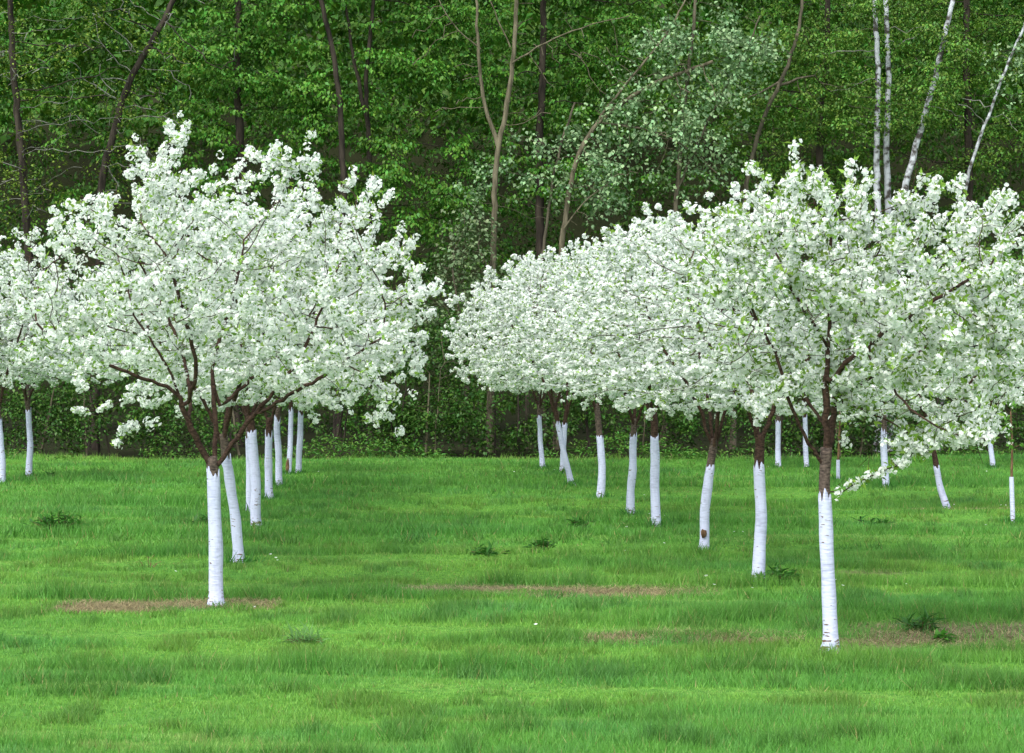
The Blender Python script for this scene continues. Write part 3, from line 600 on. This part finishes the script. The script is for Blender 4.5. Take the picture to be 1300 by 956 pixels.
W('maple_tree', 'green maple filling the top middle behind the bare forked tree', 'tree', 60.5, [[(690, 578), (688, 400), (684, 200), (690, 60), (690, -80)]], [.16], M_DARK,
  [(690, 40, 80, 60, 90, 0, 1.5), (640, 110, 60, 55, 60, 0, 1.4), (740, 130, 70, 55, 60, .2, 1.4), (700, 220, 80, 50, 50, .4, 1.2), (780, 30, 70, 50, 50, .3, 1.3), (640, 220, 60, 60, 40, .4, 1.2)], 'maple', 1.1)
# -- above the right row
W('silver_leaved_tree', 'tall tree with pale silvery leaves above the middle of the right row', 'tree', 56, [[(842, 578), (846, 420), (858, 260), (868, 140), (880, 40), (888, -60)], [(860, 240), (900, 150), (940, 80), (965, 20)]], [.08, .04], M_BROWN,
  [(905, 45, 70, 45, 70, -.5, 1.0), (955, 60, 45, 40, 40, -.5, .8), (860, 120, 55, 60, 50, -.4, .9), (870, 210, 60, 55, 46, -.3, .9), (830, 60, 50, 50, 40, -.3, .8), (925, 120, 55, 40, 40, -.3, .8), (800, 150, 50, 50, 36, -.3, .8), (900, 180, 50, 50, 30, -.3, .8)], 'silver', 1.0, limbs=5)
W('leaning_tree', 'brown leaning tree with a dark crooked side limb above the right row', 'tree', 57, [[(930, 578), (935, 420), (945, 250), (958, 180), (978, 130), (996, 95), (1012, 50), (1024, -40)], [(996, 100), (975, 112), (955, 122)], [(990, 108), (1012, 100), (1034, 96)]], [.085, .04, .04], M_BROWN,
  [(1020, 60, 70, 50, 60, .6, 1.2), (960, 150, 60, 60, 50, .9, 1.1), (1060, 130, 60, 50, 46, .5, 1.1)], 'fresh', 1.1, limbs=4)
W('maple_tree', 'green leafy tree left of the two upright birches', 'tree', 59.5, [[(1050, 578), (1046, 400), (1040, 200), (1050, 60), (1052, -80)]], [.15], M_DARK,
  [(1040, 30, 85, 55, 90, 0, 1.4), (1080, 120, 70, 60, 70, -.2, 1.3), (1000, 190, 70, 55, 55, .2, 1.3), (960, 60, 80, 60, 60, .4, 1.3), (1040, 230, 80, 50, 50, .2, 1.2), (900, 130, 70, 70, 50, .6, 1.2)], 'fresh', 1.1)
W('birch_tree', 'upright white birch, left one of the close pair above the right cherry', 'birch', 57.0, [[(1116, 578), (1118, 400), (1113, 200), (1115, 90), (1110, 0), (1112, -60)]], [.115], M_BIRCH,
  [(1100, 30, 40, 40, 18, -.5, .7), (1090, 130, 40, 50, 20, -.5, .7)], 'fresh', 1.0, [(1080, 80, 60, 60, 16, 0, .8)], limbs=3, twigmat=M_BROWN, limbmat=M_GREY)
W('birch_tree', 'upright white birch, right one of the close pair above the right cherry', 'birch', 57.4, [[(1128, 578), (1130, 400), (1126, 200), (1128, 90), (1124, 0), (1128, -60)]], [.12], M_BIRCH,
  [(1150, 40, 35, 40, 18, -.5, .7), (1150, 150, 36, 40, 16, -.5, .7)], 'fresh', 1.0, [(1150, 80, 50, 60, 14, 0, .8)], limbs=3, twigmat=M_BROWN, limbmat=M_GREY)
W('birch_tree', 'white birch leaning right between the birch pair and the picture\'s corner', 'birch', 56.6, [[(1120, 578), (1132, 400), (1146, 250), (1164, 180), (1182, 120), (1196, 60), (1210, 0), (1226, -60)]], [.12], M_BIRCH,
  [(1210, 40, 40, 45, 26, -.4, .7), (1180, 110, 40, 40, 22, -.4, .7)], 'fresh', 1.0, [(1200, 120, 60, 60, 16, -.1, .8)], limbs=3, twigmat=M_BROWN, limbmat=M_GREY)
W('birch_tree', 'thin grey birch leaning far right near the upper right corner', 'birch', 56.2, [[(1190, 578), (1206, 400), (1228, 220), (1246, 170), (1268, 110), (1288, 60), (1310, 10), (1330, -40)]], [.06], M_BIRCH,
  [(1290, 90, 40, 50, 22, .2, .8)], 'silver', .8, [(1250, 150, 60, 60, 20, -.1, .8)], limbs=3, twigmat=M_BROWN, limbmat=M_GREY)
W('maple_tree', 'bright green leafy tree filling the upper right corner behind the birches', 'tree', 60, [[(1225, 578), (1228, 400), (1230, 200), (1226, 60), (1230, -80)]], [.16], M_DARK,
  [(1170, 30, 75, 55, 80, 0, 1.4), (1250, 60, 80, 60, 90, 0, 1.4), (1290, 150, 70, 60, 70, 0, 1.4), (1190, 130, 70, 60, 70, -.2, 1.3), (1240, 230, 90, 60, 70, .1, 1.3), (1130, 220, 80, 60, 60, .2, 1.3), (1350, 60, 60, 90, 60, 0, 1.4)], 'fresh', 1.1)
# -- shrubs and hedge under the trees, seen below the blossom
SHR = [(-25, 'behind the leftmost white trunk', 90, 70), (80, 'right of the two far-left white trunks', 60, 75), (150, 'beneath the left cherry\'s low left boughs', 55, 65), (215, 'behind the hanging flower spray of the left cherry', 50, 60),
       (300, 'behind the left row of white trunks', 60, 60), (420, 'just right of the last left-row trunk', 50, 60), (490, 'under the drooping right bough of the left cherry', 50, 62), (570, 'in the middle of the gap between the rows', 55, 75),
       (650, 'in the gap just left of the right row', 55, 70), (740, 'behind the crossing white trunks', 60, 60), (830, 'behind the middle of the right row', 60, 60), (920, 'behind the second and third right-row trunks', 60, 60),
       (1010, 'behind the far white trunks left of the nearest tree', 55, 60), (1095, 'right of the nearest right trunk under the blossom', 55, 60), (1170, 'behind the left-leaning white trunk', 55, 55), (1250, 'behind the farthest right white trunk', 60, 60), (1330, 'at the right edge of the wood', 60, 70)]
for i, (px, where, hw, n) in enumerate(SHR):
    d = 52.9 + rng.uniform(0, 1.4); st = []
    for q in range(2):
        x0 = px + rng.uniform(-.6, .6) * hw; lean = rng.uniform(-22, 22)
        st.append([(x0, 578), (x0 + lean * .4, 540), (x0 + lean, rng.uniform(430, 490))])
    W('hedge_shrub', 'dark green wood-edge shrub ' + where, 'shrub', d, st, [rng.uniform(.018, .035) for _ in range(3)], M_TAN if i % 3 == 1 else M_DARK,
      [(px, 538, hw * 1.05, 58, int(n * 1.5), .1, .8), (px + rng.uniform(-20, 20), 440, hw * 1.1, 75, int(n * 1.3), .6, .8)], 'shrub', .95, group='shrubs along the edge of the wood', limbs=2, tip=.006)
# -- the rest of the wood, one mass of foliage in depth
def mass(n, d0, d1, z0, z1, kind, lush, xw, cut=.34):
    d = rng.uniform(d0, d1, n); x = rng.uniform(-1, 1, n) * xw; z = z0 + (z1 - z0) * rng.random(n)
    c = np.stack([x, d, z], 1); keep = fnoise(x * .8 + d * .35, z * 1.6, 61, 2) > cut
    return sprays(c[keep], kind, lush)
parts = [mass(1100, 60.5, 65, .3, 13.5, 'maple', .8, 17, .5), mass(2900, 72, 80, .3, 16, 'deep', 1.0, 20, -1), mass(1000, 57, 63, .2, 5, 'shrub', 1.0, 17, .45), mass(350, 59, 64, 2, 13, 'fresh', .8, 17, .5),
         mass(2300, 56.5, 70, 13.2, 16.5, 'deep', 1.1, 21, -1), mass(5200, 64, 138, 14.2, 18, 'shade_canopy', 1.0, 32, -1)]   # the last two are canopy above the picture, added to shade the wood's interior
k = 0; VV, FF, CC = [], [], []
for V, F, C in parts: VV.append(V); FF.append(F + k); CC.append(C); k += len(V)
wm = obj('woodland', make_mesh('woodland', np.concatenate(VV), np.concatenate(FF), M_LEAF, np.concatenate(CC)))
tagged(wm, 'dense green mass of the deeper wood behind the edge trees', 'woodland', None, 'stuff')

n = 1500; x = rng.uniform(-16, 16, n); y = rng.uniform(51.3, 53.6, n); hh = sstep(.38, .72, fnoise(x * .55, y * .3, 95)); z = rng.random(n) * (.06 + .5 * hh); k = hh > .05
KIND['herb'] = ((.075, .20, .030), .10, .34, 9, .35, .13, .05)
V, F, C = sprays(np.stack([x, y, z], 1)[k], 'herb')
tagged(obj('edge_weeds', make_mesh('edge_weeds', V, F, M_LEAF, C)), 'ragged strip of tall weeds where the meadow meets the wood', 'weeds', None, 'stuff')
# ------------------------------------------------------------------ grass
# mower ridges: longer grass that ends abruptly on the side of the viewer (front distance, x from, x to, depth)
RIDGES = [(32.2, -7.0, -4.2, 1.5), (33.6, 2.4, 7.4, 1.6), (20.75, -.7, 5.2, .9), (19.35, -4.6, -.6, .8), (17.35, .9, 2.2, .8), (17.9, 2.3, 5.0, .8), (26.4, -6.5, 1.0, 1.2), (28.6, .6, 4.5, 1.1), (24.2, -4.8, 2.5, .9), (23.6, 2.6, 6.0, .9), (38.5, -9.5, 9.0, 1.8), (14.9, -3.8, .6, .7), (15.4, .8, 3.9, .6)]
def ridge(x, d):
    v = np.zeros_like(x)
    for d0, x0, x1, w in RIDGES:
        f = d - d0 - .5 * (fnoise(x * .8, x * 0 + d0, 33) - .5) - .12 * (fnoise(x * 5, x * 0 + d0, 37) - .5)
        v = np.maximum(v, sstep(0, .06, f) * (1 - sstep(.2 * w, w, f)) * sstep(x0 - .4, x0 + .6, x) * (1 - sstep(x1 - .6, x1 + .4, x)) * (.5 + .7 * fnoise(x * 1.7, d * .5, 39)))
    return v
def blades(n, d0, d1, w, xpad):
    u = rng.random(n); d = d0 + (d1 - d0) * u; hw = d * 650 / FPX + xpad; x = (rng.random(n) * 2 - 1) * hw
    b = bare_of(x, d); keep = (rng.random(n) > b * .93) & (d < 52.4 + 2.2 * (fnoise(x * .7, x * 0 + 3, 45) - .5) + rng.normal(size=n) * .25); x, d = x[keep], d[keep]
    sw = swath(x, d); tall = np.maximum(sstep(.47, .55, sw + .10 * (fnoise(x * .7, d * 1.1, 23) - .5)), sstep(.60, .66, fnoise(x * .22, d * 1.3, 25, 2))); pat = fnoise(x * .8, d * .8, 71); fine = fnoise(x * 3.5, d * 3.5, 77, 2)
    pale = sstep(.62, .70, fnoise(x * .16, d * 2.0, 27, 2)) * (fnoise(x * 1.5, d * 4, 29) > .4); pale = np.maximum(pale, np.exp(-((d - 21.6 + .04 * x) / .16) ** 2) * sstep(-1.2, 0, x) * (1 - sstep(3.2, 4, x))); tuft = sstep(.56, .68, fine); rg = ridge(x, d); pale = pale * (1 - rg)
    h = (.028 + .032 * tall + .04 * sstep(.55, .8, pat) + .045 * tuft) * (1 - .55 * pale) + .09 * rg * rng.uniform(.6, 1.35, len(x))
    h *= 1 + 1.1 * sstep(50.5, 52.5, d); n = len(x)
    th = rng.random(n) * 6.283; side = np.stack([np.cos(th), np.sin(th), np.zeros(n)], 1); lean = rng.normal(size=(n, 2)) * .42
    base = np.stack([x, d, gz(x, d) - .005], 1); tip = base + np.stack([lean[:, 0] * h, lean[:, 1] * h, h], 1)
    ww = (w * rng.uniform(.7, 1.3, n))[:, None]; V = np.stack([base - side * ww / 2, base + side * ww / 2, tip], 1)
    a = np.array([.118, .318, .050]); yl = np.array([.210, .395, .060]); bl = np.array([.085, .275, .070])
    m = np.clip(.75 * (1 - tall) + .7 * (fnoise(x * .25, d * .5, 81) - .5) + rng.normal(size=n) * .2, 0, 1)[:, None]; q = np.clip((fnoise(x * 1.2, d * 1.2, 85) - .5) * 2.4 + rng.normal(size=n) * .2, 0, 1)[:, None]
    c = (a * (1 - m) + yl * m) * (1 - q * .7) + bl * q * .7; c = c * (1 - .3 * tuft[:, None]) ; c = c * (1 - .5 * rg[:, None]) + np.array([.070, .24, .035]) * .5 * rg[:, None]; c = c * (1 - .6 * pale[:, None]) + np.array([.27, .40, .10]) * .6 * pale[:, None]; c *= rng.uniform(.75, 1.25, (n, 1))
    dry = rng.random(n) < .02; c[dry] = np.array([.34, .30, .12]) * rng.uniform(.7, 1.2, (dry.sum(), 1))
    return V.reshape(-1, 3), np.repeat(c, 3, 0)
feet = np.array([o_.location[:] for o_ in COL.objects if o_.name.startswith('cherry_') and o_.parent is None])
def foot_grass():
    m = 110; i = np.repeat(np.arange(2, len(feet)), m); n = len(i); th = rng.random(n) * 6.283; r = .05 + np.abs(rng.normal(size=n)) * .09
    x = feet[i, 0] + np.cos(th) * r; y = feet[i, 1] + np.sin(th) * r; h = rng.uniform(.05, .15, n) * (1.3 - np.clip(r, 0, .3) * 2); w = .004 + .0003 * y
    b = np.stack([x, y, gz(x, y) - .005], 1); t2 = rng.random(n) * 6.283; sd = np.stack([np.cos(t2), np.sin(t2), t2 * 0], 1) * w[:, None]; ln = rng.normal(size=(n, 2)) * .45
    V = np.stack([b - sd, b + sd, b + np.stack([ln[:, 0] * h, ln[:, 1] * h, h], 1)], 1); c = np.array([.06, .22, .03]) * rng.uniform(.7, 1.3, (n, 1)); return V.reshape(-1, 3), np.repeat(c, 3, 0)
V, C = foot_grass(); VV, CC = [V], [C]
for a in ((85000, 9.8, 13, .006, .8), (132000, 13, 18, .007, .8), (135000, 18, 25, .009, .9), (115000, 25, 36, .014, 1.3), (108000, 36, 53.2, .019, 2.5)):
    V, C = blades(*a); VV.append(V); CC.append(C)
V = np.concatenate(VV); go = obj('grass', make_mesh('grass', V, np.arange(len(V)).reshape(-1, 3), M_GRASS, np.concatenate(CC)))
tagged(go, 'short bright green meadow grass under the cherry trees', 'grass', None, 'stuff')
# dry litter lying on the bare strips
n = 60000; si = rng.integers(0, 5, n); S = np.array(STRIPS)[si]; x = S[:, 0] + (S[:, 1] - S[:, 0]) * rng.random(n); y = S[:, 2] + S[:, 4] * (x - (S[:, 0] + S[:, 1]) / 2) + rng.normal(size=n) * S[:, 3] * .7
k = rng.random(n) < bare_of(x, y) * 1.1; x, y = x[k], y[k]; n = len(x); th = rng.random(n) * 6.283; ln = rng.uniform(.04, .14, n)
b = np.stack([x, y, gz(x, y) + rng.uniform(.002, .02, n)], 1); dr = np.stack([np.cos(th) * ln, np.sin(th) * ln, rng.uniform(0, .035, n)], 1); sd = np.stack([-np.sin(th), np.cos(th), np.zeros(n)], 1) * .0035
V = np.stack([b - sd, b + sd, b + dr], 1).reshape(-1, 3); c = np.array([.42, .355, .19]) * rng.uniform(.35, 1.3, (n, 1))
tagged(obj('dry_litter', make_mesh('dry_litter', V, np.arange(len(V)).reshape(-1, 3), M_GRASS, np.repeat(c, 3, 0))), 'straw and dead stalks on the bare soil strips', 'litter', None, 'stuff')

# weeds and other small plants that stand out of the turf
def weed(px, py, w, h, n, colr, lab, name='weed_clump', cat='weed', L=.10, wr=.35):
    d = base_depth(py); k = FPX / d; o = at(px, py, d); root = tagged(empty(name, (o[0], d, float(gz(o[0], d)))), lab, cat, 'weeds in the meadow')
    W_, H_ = w / k / 2, h / k; m = max(4, n // 9); sx = np.clip(rng.normal(size=(m, 2)) * .5, -1, 1) * W_; st = []; cc = []
    for q in range(m):
        hh = H_ * rng.uniform(.5, 1) * (1 - .5 * abs(sx[q, 0]) / max(W_, 1e-3)); p0 = np.array([sx[q, 0] * .5, sx[q, 1] * .5, -.02]); p1 = np.array([sx[q, 0], sx[q, 1], hh]); st.append((np.array([p0, (p0 + p1) / 2 + [0, 0, .02], p1]), np.array([.004, .003, .002])))
        for f in rng.random(9): cc.append(p0 * (1 - f) + p1 * f)
    V, F = tubes(st, lambda q: 3); obj('stalks', make_mesh('stalks', V, F, M_STAKE), root)['kind'] = 'stuff'
    cc = np.array(cc); ax = np.stack([rng.normal(size=len(cc)), rng.normal(size=len(cc)), rng.uniform(-.1, .9, len(cc))], 1); ln = L * rng.uniform(.6, 1.3, len(cc))
    V, F, C = leaves(cc, ax, np.array([0, 0, 1.]) + rng.normal(size=cc.shape) * .3, ln, ln * wr, np.array(colr) * rng.uniform(.65, 1.3, (len(cc), 1))); obj('leaves', make_mesh('leaves', V, F, M_GRASS, C), root)['kind'] = 'stuff'
DG = (.040, .15, .020)
weed(75, 680, 75, 26, 300, DG, 'wide dark green weed clump in the meadow left of the big cherry')
weed(995, 739, 70, 24, 240, (.05, .17, .025), 'leafy weed clump at the foot of the second right-row trunk')
weed(692, 702, 42, 22, 140, DG, 'small dark weed clump in the open grass of the gap')
weed(733, 676, 50, 16, 120, DG, 'low dark weed clump left of the right row')
weed(1198, 811, 26, 14, 110, (.08, .26, .03), 'bright green broadleaf weed on the bare soil strip at right', L=.07, wr=.5)
weed(62, 609, 22, 10, 60, DG, 'dark tuft beside the far-left white trunk')
weed(1170, 800, 60, 16, 150, DG, 'dark grassy clump behind the right bare strip', L=.14, wr=.12)
weed(260, 672, 50, 14, 110, DG, 'dark weed clump just left of the big cherry\'s trunk')
weed(1110, 665, 70, 10, 110, DG, 'low weedy patch in the grass right of the nearest trunk')
weed(620, 706, 60, 10, 90, DG, 'faint dark weed patch in the middle of the meadow')
weed(390, 812, 70, 9, 160, (.12, .26, .07), 'pale heap of cut grass in the left foreground', 'cut_grass_heap', 'grass heap', .16, .07)
weed(190, 716, 26, 22, 36, (.26, .13, .08), 'dead reddish-brown stalk in the grass left of the big cherry', 'dead_stalk', 'dead plant', .06, .12)
# a few petals blown on to the turf
n = 60; i = rng.integers(0, len(feet), n); r = np.abs(rng.normal(size=n)) * 1.3; th = rng.random(n) * 6.283; x = feet[i, 0] + np.cos(th) * r; y = feet[i, 1] + np.sin(th) * r
V, F, C = flowers(np.stack([x, y, gz(x, y) + rng.uniform(.03, .07, n)], 1), norm(rdir(n) * .4 + [0, 0, 1]), rng.uniform(.010, .018, n), 5)
tagged(obj('fallen_petals', make_mesh('fallen_petals', V, F, M_PETAL, C)), 'few white petals scattered on the grass below the cherries', 'petals', None, 'stuff')
import os
if os.environ.get('STAT'):
    tot = {}
    for me in bpy.data.meshes:
        n = me.name.split('.')[0]; tot[n] = tot.get(n, 0) + len(me.loops) - 2 * len(me.polygons)
    print('STAT', sum(tot.values()), sorted(tot.items(), key=lambda q: -q[1])[:9])
